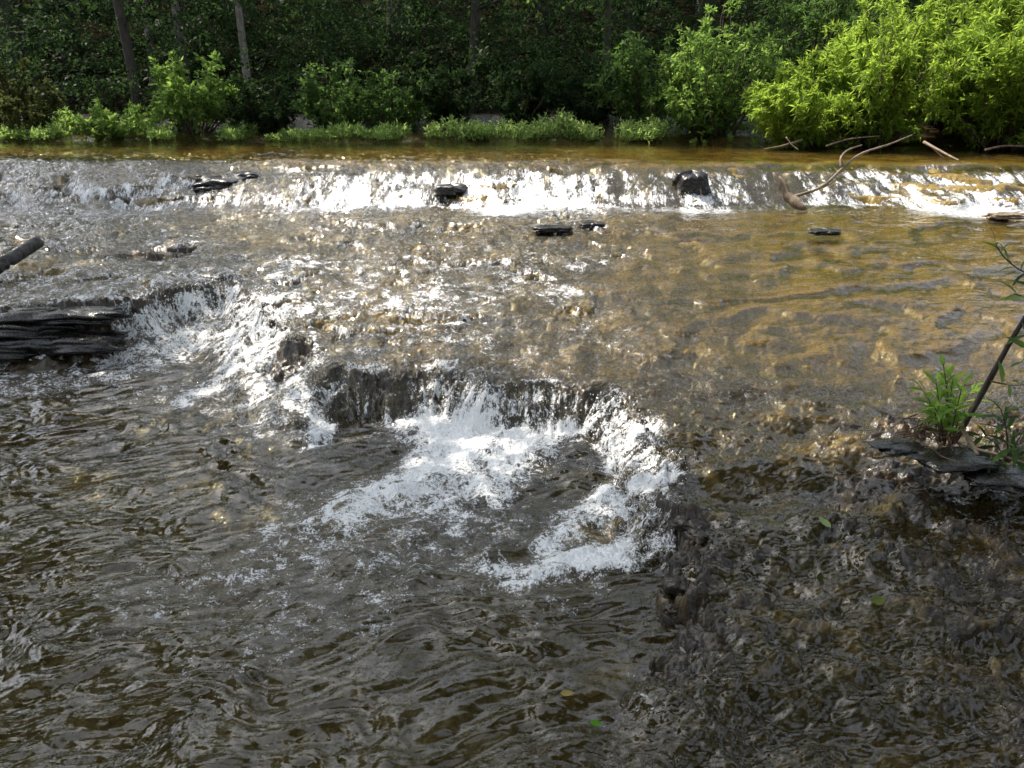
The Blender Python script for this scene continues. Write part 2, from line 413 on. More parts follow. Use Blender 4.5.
foam = np.maximum(foam, brk * (.10 + .46 * flow) * (1 - .6 * S(0, .8, X) * S(6.5, 5.5, Y)) * S(-.02, .1, d0) * S(1.6, 4.6, Y))
onface = S(-.22, -.15, dw) * S(.14, -.06, dw) * S(.1, .4, curt)
fst = fbm(arc * 38, dw * 2.5, 3, .7) + .6 * fbm(arc * 5, dw, 2)
foam = np.maximum(foam, onface * np.clip(white * .80 + .42 * fst, 0, 1.1))
# upper falls
mid = .62 + .48 * np.exp(-((X - .2) / 2.8) ** 2) + .3 * np.exp(-((X - 5.5) / 1.8) ** 2)
mid = mid * (1 - .38 * S(-1.2, -3.6, X)) * (1 - .55 * np.exp(-((X - 3.7) / .8) ** 2)) * (.50 + .55 * S(-.45, .15, fbm(X * .95 + 4, X * 0 + 1.7, 3)))
ust = fbm(X * 7 + 1.2 * noise(X * 2, Y * 1.2), Y * 1.1, 4, .75)
zone = S(-.10, .02, prox) * S(1.05, .6, prox)
foam = np.maximum(foam, zone * np.clip(mid * (.50 + .5 * brk) + .38 * ust, 0, 1.1))
foot = np.exp(-((Y - yb + .12) / (.34 + .18 * fbm(X * .9, X * 0, 3))) ** 2) * np.clip(1.0 + .7 * fbm(X * 1.3, Y * 1.1, 3), .3, 1.3)
foam = np.maximum(foam, foot * mid * (.95 + .25 * fbm(X * 2, Y * 4, 2)))
foam = np.maximum(foam, S(-.9, -.1, Y - yb) * (Y < yb) * .42 * mid * S(.8, -3, X))
# broken water on the middle run
run = S(9.2, 6.0, Y) * S(4.4, 5.2, Y) * S(1.5, -.6, X)
foam = np.maximum(foam, run * (.30 + .34 * fbm(X * 1.6, Y * 1.3, 3)))
for u, v, rx, ry, a in ((265, 292, .34, .5, .75), (290, 325, .25, .35, .7), (432, 286, .22, .22, .62), (560, 285, .24, .22, .6), (600, 262, .3, .2, .4),
                        (300, 262, .5, .3, .55), (190, 270, .6, .3, .5), (520, 330, .3, .25, .3), (100, 225, 1.4, .4, .45)):
    foam = np.maximum(foam, a * blob(u, v, .5, rx, ry))
foam = np.maximum(foam, rapid * (.56 + .30 * fbm(X * 3, Y * 5, 3)) * (d0 < 0))
foam = foam * (1 - .9 * S(10.6, 11.3, Y - .55 * S(2.5, 5.5, X)))
foam = np.clip(foam, 0, 1.15)

W = smax(Wb, P, .02)
lump = S(.35, .9, foam_pool)
W = W + np.where(d0 < 0, lump * (.022 + .030 * fbm(X * 6, Y * 7, 3) + .008 * fbm(X * 24, Y * 24, 2)), 0)
W = W + .55 * np.exp(-((d0 + .30) / .16) ** 2) * S(.5, 1, curt) * .07 * S(-.4, .2, X) * (1 + .5 * fbm(X * 6, Y * 6, 2))
W = W + .018 * S(.3, .9, foam) * (d0 > 0) * fbm(X * 15, Y * 15, 3)
calm = np.where(d0 < -.1, 1.0, 0.0) * (1 - S(.1, .5, foam)); calm = np.maximum(blur(calm, 3), up); calm = np.maximum(calm, .75 * S(.4, 2.6, X) * S(4.4, 5.4, Y)); calm = np.maximum(calm, shelf)
amber = .12 + S(4.2, 5.0, Y) * (.42 + .30 * S(-.2, 2.2, X - .05 * Y)) + .10 * fbm(X * .9, Y * 1.6, 3) + .18 * S(10.5, 11.5, Y) + .12 * S(.2, .9, X) * S(4.5, 4, Y)
amber = amber + .75 * (blob(700, 470, .24, .10, .08) + .45 * blob(610, 650, -.1, .22, .24) + blob(885, 500, .3, .07, .05) + blob(715, 505, .2, .08, .08)) + .15 * blob(60, 398, .05, .6, .2)
amber = np.minimum(amber, .05 + 1.2 * S(.02, .40, d0 + .15 * fbm(X * 3, Y * 3, 2)) + .95 * S(-.02, -.10, d0) * S(-1.2, -.6, X))
amber = amber * S(.1, -.25, Y - fb)
silt_depth = S(-.05, -.35, d0) * (1 - .95 * blob(628, 640, -.1, .36, .36)) * (1 - .9 * rapid)  # silt colour also stands in for light lost in deeper water

F = grid_faces(NR, NC)
bed = mesh('creek_bed', np.stack([X, Y, H], -1).reshape(-1, 3), F, M_BED, attrs={'amber': amber, 'silt_depth': silt_depth}); tag(bed, kind='structure')
keep = (W > H - .012) & (Y < fb + .5)
keep = blur(keep.astype(float), 1) > .02
kf = keep.ravel()[F].any(1)
water = mesh('creek_water', np.stack([X, Y, W], -1).reshape(-1, 3), F[kf], M_WATER, attrs={'foam': foam, 'calm': calm}); tag(water, kind='structure')

def ground_z(x, y):                                    # bed height at a point
    j = np.clip(np.searchsorted(yy, y), 0, NR - 1); tq = x / (.80 * yy[j] + 1.5)
    i = int(np.clip(round((tq + 1) / 2 * (NC - 1)), 0, NC - 1)); return float(H[j, i])

# spray thrown up where the water breaks
ico_v = np.array([(0, 0, 1), (1, 0, 0), (0, 1, 0), (-1, 0, 0), (0, -1, 0), (0, 0, -1)], float)
ico_f = np.array([(0, 1, 2), (0, 2, 3), (0, 3, 4), (0, 4, 1), (5, 2, 1), (5, 3, 2), (5, 4, 3), (5, 1, 4)])
wt = (foam ** 3 * ((onface * (white > .4) > .3) * 1.0 + lump * .35 * (d0 > -.45) + .12 * foot + .25 * S(.3, .7, foam) * S(5, 6, Y) * (Y < 7.5)) * Y ** 1.2).ravel()
wt = wt / wt.sum()
idx = rng.choice(len(wt), 5200, p=wt)
c = np.stack([X.ravel()[idx], Y.ravel()[idx], W.ravel()[idx]], -1)
c = c + np.stack([rng.normal(0, .025, len(idx)), rng.normal(-.01, .025, len(idx)), np.abs(rng.normal(0, 1, len(idx))) ** 1.5 * .030 + .003], -1)
r = rng.uniform(.0014, .0042, len(idx)) * (c[:, 1] / 4.2) ** .7
kd = N('spray'); M_SPRAY = kd.shade(kd.n('BsdfPrincipled', Base_Color=(.86, .87, .88), Roughness=.25).outputs[0])
sv = (c[:, None, :] + ico_v[None] * r[:, None, None] * np.array([1, 1, 1.25])).reshape(-1, 3)
sf = (ico_f[None] + 6 * np.arange(len(idx))[:, None, None]).reshape(-1, 3)
tag(mesh('water_spray', sv, sf, M_SPRAY), kind='stuff', label='white droplets of spray thrown up by the falls', cat='spray')

# ------------------------------------------------------------------ ground sheet: banks, hill behind, out to the horizon
def hill(x, y):
    z = -.9 + 0 * x
    far = y - (15.2 - .34 * np.clip(x - 3.6, 0, 6))
    z = np.where(far > .2, .55 + .5 * S(.2, .9, far) + .22 * np.clip(far - 2, 0, 60) + .10 * np.clip(far - 9, 0, 40), z)
    side = np.maximum(S(10.5, 13.5, -x - .35 * (y - 6)), S(9.5, 12.5, x - .45 * (y - 4)))
    z = np.maximum(z, -.9 + 3.2 * side + .05 * np.clip(np.abs(x) - 14, 0, 60))
    z = np.maximum(z, -.9 + 1.1 * S(.7, -1.5, y) + .03 * np.clip(-y - 2, 0, 60))
    return z + .12 * fbm(x * .5, y * .5, 3) * (z > -.5)
gx = np.concatenate([np.linspace(-300, -45, 14), np.linspace(-40, 40, 161), np.linspace(45, 300, 14)])
gy = np.concatenate([np.linspace(-200, -12, 10), np.linspace(-10, 50, 151), np.linspace(54, 320, 20)])
GX, GY = np.meshgrid(gx, gy)
GZ = hill(GX, GY)
tag(mesh('ground', np.stack([GX, GY, GZ], -1).reshape(-1, 3), grid_faces(len(gy), len(gx)), M_FLOOR), kind='structure')
# ------------------------------------------------------------------ plants
def unit(a): return a / np.maximum(np.linalg.norm(a, axis=-1, keepdims=True), 1e-9)

class Wood:
    def __init__(s): s.V, s.F, s.n = [], [], 0
    def tube(s, P, r, k=5, knob=0.0):
        P = np.asarray(P, float); r = np.broadcast_to(np.asarray(r, float), (len(P),))
        T = unit(np.gradient(P, axis=0)); ref = np.array([.31, .87, .38]); A = unit(np.cross(T, ref)); Bv = np.cross(T, A)
        a = np.arange(k) * 2 * np.pi / k
        rr = r[:, None] * (1 + knob * rng.normal(0, 1, (len(P), k)))
        ring = P[:, None] + rr[..., None] * (np.cos(a)[None, :, None] * A[:, None] + np.sin(a)[None, :, None] * Bv[:, None])
        n = len(P); s.V.append(ring.reshape(-1, 3)); i = np.arange(n * k).reshape(n, k) + s.n
        s.F.append(np.stack([i[:-1], np.roll(i[:-1], -1, 1), np.roll(i[1:], -1, 1), i[1:]], -1).reshape(-1, 4))
        s.V.append(P[[0, -1]]); e = s.n + n * k
        c0, c1 = i[0], i[-1]
        s.F.append(np.stack([np.full(k, e), np.roll(c0, -1), c0, c0], -1)); s.F.append(np.stack([np.full(k, e + 1), c1, np.roll(c1, -1), np.roll(c1, -1)], -1))
        s.F[-1] = s.F[-1][:, [0, 1, 2, 2]]; s.n += n * k + 2
    def arrays(s):
        F = np.concatenate(s.F); tri = F[:, 2] == F[:, 3]
        return np.concatenate(s.V), F, tri

def wood_mesh(name, w, mat, parent=None):
    V, F, tri = w.arrays(); m = bpy.data.meshes.new(name)
    m.from_pydata(V.tolist(), [], [f[:3] if t else f for f, t in zip(F.tolist(), tri)])
    m.polygons.foreach_set('use_smooth', np.ones(len(m.polygons), bool)); m.materials.append(mat)
    o = bpy.data.objects.new(name, m); COL.objects.link(o); o.parent = parent
    return o

def leaf_arrays(P, A, L, Wd, up=.6, fold=.12):
    """leaves as folded blades: P base points, A axes, L and Wd lengths and widths"""
    n = len(P); A = unit(A); L = np.broadcast_to(L, (n,))[:, None]; Wd = np.broadcast_to(Wd, (n,))[:, None]
    Nn = rng.normal(0, 1, (n, 3)); Nn[:, 2] += up * 2; Nn = unit(Nn - (Nn * A).sum(1, keepdims=True) * A); Sd = np.cross(A, Nn)
    mid = P + A * L * .42
    V = np.stack([P, mid + Sd * Wd * .5 + Nn * Wd * fold, P + A * L - Nn * L * .08, mid - Sd * Wd * .5 + Nn * Wd * fold], 1)
    return V.reshape(-1, 3), np.arange(4 * n).reshape(n, 4)

def long_leaf_arrays(P, A, L, Wd, up=.8, droop=.35):
    """nearer leaves: six-station curved lance blades"""
    n = len(P); A = unit(A); L = np.broadcast_to(L, (n,))[:, None]; Wd = np.broadcast_to(Wd, (n,))[:, None]
    Nn = rng.normal(0, .6, (n, 3)); Nn[:, 2] += up * 2; Nn = unit(Nn - (Nn * A).sum(1, keepdims=True) * A); Sd = np.cross(A, Nn)
    rows = []
    for tq, wq in ((0, .06), (.15, .55), (.38, 1), (.62, .85), (.85, .38), (1, .02)):
        c = P + A * L * tq - Nn * L * droop * tq * tq
        rows += [c - Sd * Wd * wq * .5 + Nn * Wd * .10 * wq, c, c + Sd * Wd * wq * .5 + Nn * Wd * .10 * wq]
    V = np.stack(rows, 1).reshape(-1, 3); f = []
    for j in range(5):
        for q in (0, 1): f.append([3 * j + q, 3 * j + q + 1, 3 * j + q + 4, 3 * j + q + 3])
    F = (np.array(f)[None] + 18 * np.arange(n)[:, None, None]).reshape(-1, 4)
    return V, F

def twig_leaves(base, dirs, ln, nl, L, Wd, droop, spread=.8):
    """leaves set along straight twigs"""
    n = len(base); tq = rng.uniform(.1, 1.05, (n, nl)); d = unit(dirs)
    P = base[:, None] + d[:, None] * (ln[:, None] * tq)[..., None]
    P[..., 2] -= droop * .5 * ln[:, None] * tq ** 2
    A = d[:, None] * .7 + rng.normal(0, spread, (n, nl, 3)); A[..., 2] -= droop
    k = n * nl; s = rng.uniform(.6, 1.25, k)
    return P.reshape(-1, 3), A.reshape(-1, 3), L * s, Wd * s

def shrub(h, r, nstem=26, ntw=16, nl=14, L=.09, Wd=.035, droop=.15, tw=.22, low=.06, lean=(0, 0), top=.5, arch=0.0):
    w = Wood(); B_, D_, LN = [], [], []
    for i in range(nstem):
        a = rng.uniform(0, 2 * np.pi); q = math.sqrt(rng.uniform(.02, 1)); rho = r * q
        tip = np.array([rho * math.cos(a) + lean[0] * h, rho * math.sin(a) + lean[1] * h, h * (1 - top * q * q) * rng.uniform(.62, 1.08)])
        base = np.array([tip[0] * .12, tip[1] * .12, 0]) + np.append(rng.normal(0, .05 * r, 2), -.08)
        tq = np.linspace(0, 1, 7)[:, None]
        ctl = base * .4 + tip * .6; ctl[2] = tip[2] * (.55 + arch); ctl[:2] = base[:2] * .3 + tip[:2] * .7
        P = base * (1 - tq) ** 2 + 2 * ctl * tq * (1 - tq) + tip * tq ** 2 + rng.normal(0, .015 * h, (7, 3)) * tq
        w.tube(P, np.linspace(.008 + .008 * h, .003, 7), 4)
        t2 = rng.uniform(low, 1, ntw); k = np.clip((t2 * 6).astype(int), 0, 5); fq = (t2 * 6 - k)[:, None]
        b = P[k] * (1 - fq) + P[k + 1] * fq; tg = unit(P[k + 1] - P[k])
        dd = unit(rng.normal(0, 1, (ntw, 3)) + np.array([0, 0, .25])) + tg * .6 + unit(np.append(tip[:2] - base[:2], 0)[None]) * .35
        B_.append(b); D_.append(dd); LN.append(tw * h * rng.uniform(.45, 1.1, ntw) * (1.15 - .45 * t2))
    B_, D_, LN = np.concatenate(B_), np.concatenate(D_), np.concatenate(LN)
    for b, dd, l in zip(B_[::3], unit(D_[::3]), LN[::3]): w.tube(np.array([b, b + dd * l * .5, b + dd * l - [0, 0, droop * .4 * l]]), [.004, .003, .002], 3)
    return w, twig_leaves(B_, D_, LN, nl, L, Wd, droop)

def plant(name, sp, mats, label, cat, loc, rz=0, group=None, wood='stem', leaf='foliage'):
    w, lf = sp; root = empty(name, loc, rz); tag(root, label, cat, group)
    wood_mesh(wood, w, mats[0], root); V, F = leaf_arrays(*lf); mesh(leaf, V, F, mats[1], root, smooth=False)
    return root

def copy_tree(o, label=None, loc=None, rz=None, scale=None, group=None):
    c = o.copy(); COL.objects.link(c)
    if label: c['label'] = label
    if group: c['group'] = group
    if loc is not None: c.location = loc
    if rz is not None: c.rotation_euler = (0, 0, rz)
    if scale is not None: c.scale = scale if hasattr(scale, '__len__') else (scale,) * 3
    for ch in list(o.children):
        q = ch.copy(); COL.objects.link(q); q.parent = c
    return c

def gz(x, y): return float(max(hill(np.array([x]), np.array([y]))[0], ground_z(x, min(y, 17.5)) if y < 17.5 and abs(x) < .8 * y + 1.5 else -9))
def at_u(u, y, z=None):                                 # a point at distance y on the far bank, seen in picture column u
    z = 1.2 if z is None else z; dep = y * cP + (CAM_H - z) * sP; x = (u - 512) / FPX * dep
    return (x, y, gz(x, y) - .03)

# ---- shrubs along the far bank, each its own
SH = 'shrubs along the far bank'
plant('shrub', shrub(1.25, 1.0, 24, 16, 12, .10, .05, .2), (M_STEM, L_OLIVE), 'dull olive shrub at the far left end of the far bank', 'shrub', at_u(22, 15.95), 0, SH)
plant('shrub', shrub(.62, 1.15, 34, 12, 12, .09, .04, .1, .3), (M_STEM, L_BRIGHT), 'low bright green shrub spreading along the waterline on the left far bank', 'shrub', at_u(118, 15.70), 0, SH)
plant('shrub', shrub(1.55, .85, 26, 18, 13, .10, .05, .1, .20, .3), (M_STEM, L_BRIGHT), 'upright light green shrub with a pointed top above the left waterline', 'shrub', at_u(199, 15.85), 0, SH)
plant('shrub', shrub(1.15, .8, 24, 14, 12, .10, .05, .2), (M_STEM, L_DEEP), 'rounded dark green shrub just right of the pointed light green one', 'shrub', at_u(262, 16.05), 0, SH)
mids = shrub(1.35, .9, 26, 16, 13, .10, .05, .15)
pm = plant('shrub', mids, (M_STEM, L_MID), 'leafy mid green shrub behind the pale low weeds on the left of the bank', 'shrub', at_u(338, 16.25), 0, SH)
copy_tree(pm, 'mid green shrub between the pale low weeds and the long weed bed', at_u(392, 16.15), 2.1, (.9, .9, .86))
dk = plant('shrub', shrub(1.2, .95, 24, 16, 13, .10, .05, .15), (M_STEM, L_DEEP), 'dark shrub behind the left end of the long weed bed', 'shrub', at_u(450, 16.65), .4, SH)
copy_tree(dk, 'dark shrub behind the middle of the long weed bed', at_u(520, 16.55), 1.9, (.95, .95, 1.0))
copy_tree(dk, 'low dark shrub behind the right end of the long weed bed', at_u(583, 16.75), 3.3, (1, 1, .85))
plant('shrub', shrub(1.85, 1.0, 28, 17, 13, .11, .045, .2), (M_STEM, L_MID), 'mid green bush at the foot of the ivy wrapped trunk', 'shrub', at_u(640, 16.25), 0, SH)
plant('shrub', shrub(2.35, 1.15, 40, 20, 14, .11, .036, .25, .17), (M_STEM, L_BRIGHT), 'tall rounded green bush standing left of the yellow green willows', 'bush', at_u(712, 15.65), 0, SH)
# ---- willows on the right
WI = 'willows on the right far bank'
wk = dict(L=.12, Wd=.028, droop=.45, tw=.13, low=.12, arch=.32)
plant('willow', shrub(1.6, 1.0, 44, 24, 15, **wk), (M_STEM, L_WILLOW), 'lowest yellow green willow reaching down to the water left of the dead branch', 'willow', at_u(800, 14.2), 0, WI)
w1 = plant('willow', shrub(2.4, 1.4, 64, 26, 15, **wk), (M_STEM, L_WILLOW), 'sunlit yellow green willow leaning out above the bleached dead branch', 'willow', at_u(872, 14.1), 0, WI)
copy_tree(w1, 'yellow green willow at the right edge of the picture overhanging the water', at_u(1010, 13.6), 2.4, (1.15, 1.1, 1.0))
copy_tree(w1, 'bright willow crown between the leaning willow and the one at the right edge', at_u(950, 14.9), 4.1, (1.1, 1.1, 1.22))
plant('willow', shrub(3.0, 1.5, 50, 24, 14, **wk), (M_STEM, L_MID), 'taller darker green willow standing behind the yellow green ones', 'willow', at_u(812, 16.95), 0, WI)
# ---- weed clumps at the waterline
def weeds(h, rx, ry, n):
    w = Wood(); b = np.stack([rng.uniform(-rx, rx, n), rng.uniform(-ry, ry, n), np.full(n, -.03)], -1)
    hh = h * rng.uniform(.55, 1.1, n) * (1 - .45 * (b[:, 0] / rx) ** 2); dd = np.stack([rng.normal(0, .28, n), rng.normal(0, .28, n), np.ones(n)], -1)
    for q, d_, l in zip(b, dd, hh): w.tube(np.array([q, q + d_ * l * .5, q + d_ * l]), [.005, .004, .002], 3)
    P, A, L, Wd = twig_leaves(b, dd, hh, 13, .085, .030, .1, .7)
    return w, (P, A, L, Wd)
WG = 'leafy weed clumps at the far waterline'
wa = plant('weed_clump', weeds(.40, .55, .28, 130), (M_STEM, L_WEED), 'left end of the long bright weed bed in the middle of the far waterline', 'weeds', at_u(458, 15.40), 0, WG)
copy_tree(wa, 'part of the long weed bed just right of its left end', at_u(497, 15.45), 3.1, (.95, 1, .85))
wb = plant('weed_clump', weeds(.52, .42, .28, 120), (M_STEM, L_WEED), 'tallest bushy clump near the right end of the long weed bed', 'weeds', at_u(562, 15.45), 0, WG)
copy_tree(wb, 'lower part of the long weed bed left of its tallest clump', at_u(530, 15.35), 2.0, (.9, 1, .66))
copy_tree(wb, 'small last clump of the long weed bed beside the bare earth', at_u(586, 15.30), 1.0, (.5, .8, .62))
copy_tree(wb, 'separate bright mound of weeds right of the bare earth patch', at_u(655, 15.30), 3.9, (1.1, 1, .82))
copy_tree(wb, 'small clump of weeds between the bare earth and the bright mound', at_u(627, 15.35), .7, (.4, .8, .8))
wp = plant('weed_clump', weeds(.24, .6, .2, 110), (M_STEM, L_WEED), 'low pale weeds at the waterline on the left of the bank', 'weeds', at_u(300, 15.35), 0, WG)
copy_tree(wp, 'low pale weeds at the waterline below the mid green shrub', at_u(344, 15.35), 3.0, (1, 1, 1.2))
for u, y_, s_, l_ in ((240, 15.5, (.8, 1, 1.3), 'low weeds at the waterline under the rounded dark green shrub'), (160, 15.45, (.7, 1, 1.1), 'low weeds at the waterline left of the pointed light green shrub'),
    (60, 15.5, (.9, 1, 1.2), 'low weeds at the waterline just right of the olive shrub'), (392, 15.4, (.7, 1, 1.2), 'low weeds at the waterline left of the long weed bed'), (12, 15.5, (.8, 1, 1.0), 'low weeds at the waterline at the far left')):
    copy_tree(wp, l_, at_u(u, y_), u * .7, s_)
sprig = plant('weed_sprig', weeds(.17, .06, .05, 7), (M_STEM, L_WEED), 'tiny sprig in the shallows nearest the bright mound of weeds', 'sprig', at_u(692, 15.10), 0, 'sprigs standing in the shallows')
for u, y_, l_ in ((707, 15.07, 'tiny sprig second from the bright mound of weeds'), (732, 15.05, 'tiny sprig third from the bright mound of weeds'), (757, 14.85, 'tiny sprig nearest the lowest yellow green willow')):
    copy_tree(sprig, l_, at_u(u, y_), u, .9)
# ---- trees
def tree(h, lean, r0, limbs, zlo, zhi, reach, L=.16, ntw=26, nl=9, bend=.1, droop=.3, squash=.55, k=9):
    """trunk with limbs; returns trunk wood, limb wood and leaves"""
    tw, lw = Wood(), Wood(); n = 14; tq = np.linspace(0, 1, n)
    P = np.stack([lean[0] * tq + bend * np.sin(tq * 4), lean[1] * tq + bend * np.cos(tq * 3.1) - bend, h * tq - .25], -1)
    tw.tube(P, r0 * (1 - .75 * tq) * (1 + .45 * np.exp(-tq * 22)), k, .03)
    B_, D_, LN = [], [], []
    for i in range(limbs):
        z = zlo + (zhi - zlo) * (i + rng.uniform(0, 1)) / limbs; f = np.clip(z / h, 0, 1); b = np.array([np.interp(f, tq, P[:, q]) for q in (0, 1, 2)])
        a = i * 2.4 + rng.normal(0, .4); ln = reach * rng.uniform(.6, 1.1) * (1 - .35 * max(0, (z - zlo) / (zhi - zlo)) ** 2)
        e = b + np.array([math.cos(a) * ln, math.sin(a) * ln, ln * rng.uniform(.05, .5) * squash]); m = (b + e) / 2 + [0, 0, .16 * ln]
        s_ = np.linspace(0, 1, 7)[:, None]; Q = b * (1 - s_) ** 2 + 2 * m * s_ * (1 - s_) + e * s_ ** 2 + rng.normal(0, .02 * ln, (7, 3)) * s_
        lw.tube(Q, np.linspace(r0 * .32 * (1 - .5 * f), .008, 7), 5)
        t2 = rng.uniform(.22, 1, ntw); kk = np.clip((t2 * 6).astype(int), 0, 5); fq = (t2 * 6 - kk)[:, None]
        bb = Q[kk] * (1 - fq) + Q[kk + 1] * fq; dd = rng.normal(0, 1, (ntw, 3)) * [1, 1, .45] + unit(e - b) * .6
        l2 = .42 * ln * rng.uniform(.4, 1.0, ntw) * (1.2 - .5 * t2)
        for q, g_, l in zip(bb[::2], unit(dd[::2]), l2[::2]): lw.tube(np.array([q, q + g_ * l * .5, q + g_ * l - [0, 0, droop * .3 * l]]), [.010, .007, .003], 3)
        B_.append(bb); D_.append(dd); LN.append(l2)
    return tw, lw, twig_leaves(np.concatenate(B_), np.concatenate(D_), np.concatenate(LN), nl, L, L * .5, droop)

def plant_tree(name, sp, mats, label, loc, rz=0, group=None, extra=None):
    tw, lw, lf = sp; root = empty(name, loc, rz); tag(root, label, 'tree', group)
    wood_mesh('trunk', tw, mats[0], root); wood_mesh('branches', lw, mats[0], root)
    V, F = leaf_arrays(*lf); mesh('crown', V, F, mats[1], root, smooth=False)
    return root
FT = 'trees of the far wood'
grey = plant_tree('forest_tree', tree(8.5, (-.45, .4), .095, 9, 4.2, 8, 2.0, ntw=12), (M_BARK_GREY, L_DEEP), 'slim pale grey trunk standing clear in the dark wood right of the pointed shrub', at_u(243, 18.4, 3), 0, FT)
broad = plant_tree('forest_tree', tree(8.5, (-.85, .3), .12, 11, 2.9, 8, 2.6, ntw=16, bend=.16), (M_BARK_DARK, L_DEEP), 'dark leaning trunk rising behind the low bright shrub on the left', at_u(137, 17.8, 2), 0, FT)
ivy = plant_tree('forest_tree', tree(8.0, (-.25, .5), .09, 10, 3.2, 7.6, 2.2, ntw=12, bend=.12), (M_BARK_DARK, L_MID), 'crooked trunk wrapped in ivy leaves right of the middle of the wood', at_u(604, 18.0, 2), 0, FT)
q = np.stack([rng.normal(0, .12, 420), rng.normal(0, .12, 420), rng.uniform(.2, 4.2, 420)], -1); q[:, 0] += -.25 * q[:, 2] / 9.5
V, F = leaf_arrays(q, rng.normal(0, 1, (420, 3)) + [0, -.4, -.4], .11, .07); mesh('ivy', V, F, L_MID, ivy, smooth=False)
wide = plant_tree('forest_tree', tree(8.6, (.3, .2), .13, 14, 2.3, 8.2, 3.0, L=.15, ntw=20), (M_BARK_DARK, L_BRIGHT), 'tree whose lit leafy boughs hang low over the middle of the wood', at_u(468, 19.4, 3), 0, FT)  # lit look of the boughs comes from a brighter leaf colour
for src, u, y_, rz, s, l_ in ((broad, 20, 23.0, 2.0, 2.15, 'tree with low boughs at the far left edge of the wood'), (wide, 70, 24.2, 1.2, 2.15, 'tree with lit boughs behind the olive shrub on the left'),
    (grey, 183, 22.0, 2.6, 1.20, 'thin pale trunk set back between the leaning trunk and the clear grey one'), (grey, 149, 22.3, 4.0, 1.08, 'thinnest grey trunk close behind the dark leaning one'),
    (wide, 330, 24.7, 3.0, 2.2, 'tree with feathery drooping boughs above the pale low weeds'), (broad, 395, 25.4, 4.4, 2.2, 'dark tree set back left of the low hanging boughs'),
    (broad, 545, 25.6, 5.2, 2.2, 'dark tree set back just left of the ivy wrapped trunk'), (broad, 632, 24.0, .8, 1.66, 'straight dark trunk just right of the ivy wrapped one'),
    (wide, 700, 25.0, 4.8, 2.2, 'tree whose boughs hang above the tall rounded bush'), (wide, 790, 25.9, .3, 2.2, 'tree standing behind the taller dark willow'),
    (ivy, 900, 25.6, 2.2, 2.2, 'tree set back behind the leaning yellow green willow'), (broad, 1010, 24.9, 1.4, 2.2, 'tree at the right edge of the wood behind the willows')):
    copy_tree(src, l_, at_u(u, y_, 3), rz, s)
# the wood behind, one dark mass on the slope: boughs that fan out and droop
def boughs(n, x0, x1, y0, y1, h0, h1, ln, nl, L):
    x = rng.uniform(x0, x1, n); y = y0 + (y1 - y0) * rng.uniform(0, 1, n); cl = fbm(x * .5, y * .5, 3)
    z = hill(x, y) + h0 + (h1 - h0) * rng.uniform(0, 1, n) * np.clip(.75 + .6 * cl, .25, 1.3) * np.clip((y - y0 + 1.2) / 4, .3, 1)
    a = rng.uniform(0, 2 * np.pi, n); dd = np.stack([np.cos(a), np.sin(a) - .3, rng.uniform(-.35, .45, n)], -1)
    kp = fbm(x * .9 + 3, z * 1.1 + y * .3, 2) > -.18; x, y, z, dd = x[kp], y[kp], z[kp], dd[kp]; n = len(x)
    P, A, l_, w_ = twig_leaves(np.stack([x, y, z], -1), dd, ln * rng.uniform(.5, 1.2, n), nl, L, L * .5, .45, .6)
    P = P + rng.normal(0, .10, P.shape) * [1, 1, .5]
    return leaf_arrays(P, A, l_, w_, up=1.2)
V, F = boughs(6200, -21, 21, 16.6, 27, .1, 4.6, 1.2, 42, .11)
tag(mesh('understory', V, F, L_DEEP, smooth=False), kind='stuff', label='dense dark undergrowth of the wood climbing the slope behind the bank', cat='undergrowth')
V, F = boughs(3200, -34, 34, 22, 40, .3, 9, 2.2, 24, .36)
for x0, x1, y0, y1 in ((-30, 30, -26, -12), (-34, -22, -12, 20), (20, 34, -12, 20)):  # unseen wood added behind and beside, blocking low sky from reflections
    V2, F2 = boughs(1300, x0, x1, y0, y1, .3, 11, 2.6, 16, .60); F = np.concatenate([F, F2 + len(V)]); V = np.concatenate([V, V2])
tag(mesh('far_wood', V, F, L_DEEP, smooth=False), kind='stuff', label='dark far wood on the slope, with unseen wood added on the other sides', cat='wood')
# leaf litter and bare earth at the waterline
# ---- unseen trees: left ones shade the creek, the rest are added to block sky
def crown_tree(trunk, centre, rad, n, L, label, mat):
    root = empty('bank_tree', trunk); tag(root, label, 'tree', 'trees of the near banks'); tv = np.array(trunk)
    w, lw = Wood(), Wood(); c = np.array(centre) - tv; tq = np.linspace(0, 1, 12)[:, None]; m = np.array([c[0] * .15, c[1] * .15, c[2] * .7])
    P = 2 * m * tq * (1 - tq) + c * tq ** 2; w.tube(P, np.linspace(.22, .05, 12), 9, .03)
    nb = 60; d_ = unit(rng.normal(0, 1, (nb, 3))) * rng.uniform(.35, 1, (nb, 1)); e = c + d_ * rad
    for q in e: k = rng.integers(7, 12); lw.tube(np.array([P[k], (P[k] + q) / 2 + [0, 0, .2], q]), [.04, .025, .01], 4)
    tip = e[rng.integers(0, nb, n)] + rng.normal(0, 1, (n, 3)) * np.array(rad) * .15
    V, F = leaf_arrays(tip, rng.normal(0, 1, (n, 3)) + [0, 0, -.4], L * rng.uniform(.6, 1.2, n), L * .5)
    wood_mesh('trunk', w, M_BARK_DARK, root); wood_mesh('branches', lw, M_BARK_DARK, root); mesh('crown', V, F, mat, root, smooth=False)
crown_tree((-9.2, 5.0, .6), (-6.0, 5.3, 8.3), (3.7, 2.5, 1.5), 22000, .26, 'tall tree leaning from the left bank over the pool', L_MID)
crown_tree((-9.5, 8.6, .8), (-8.4, 8.6, 7.0), (2.2, 2.6, 2.0), 5000, .26, 'tree on the left bank beside the grey log', L_MID)

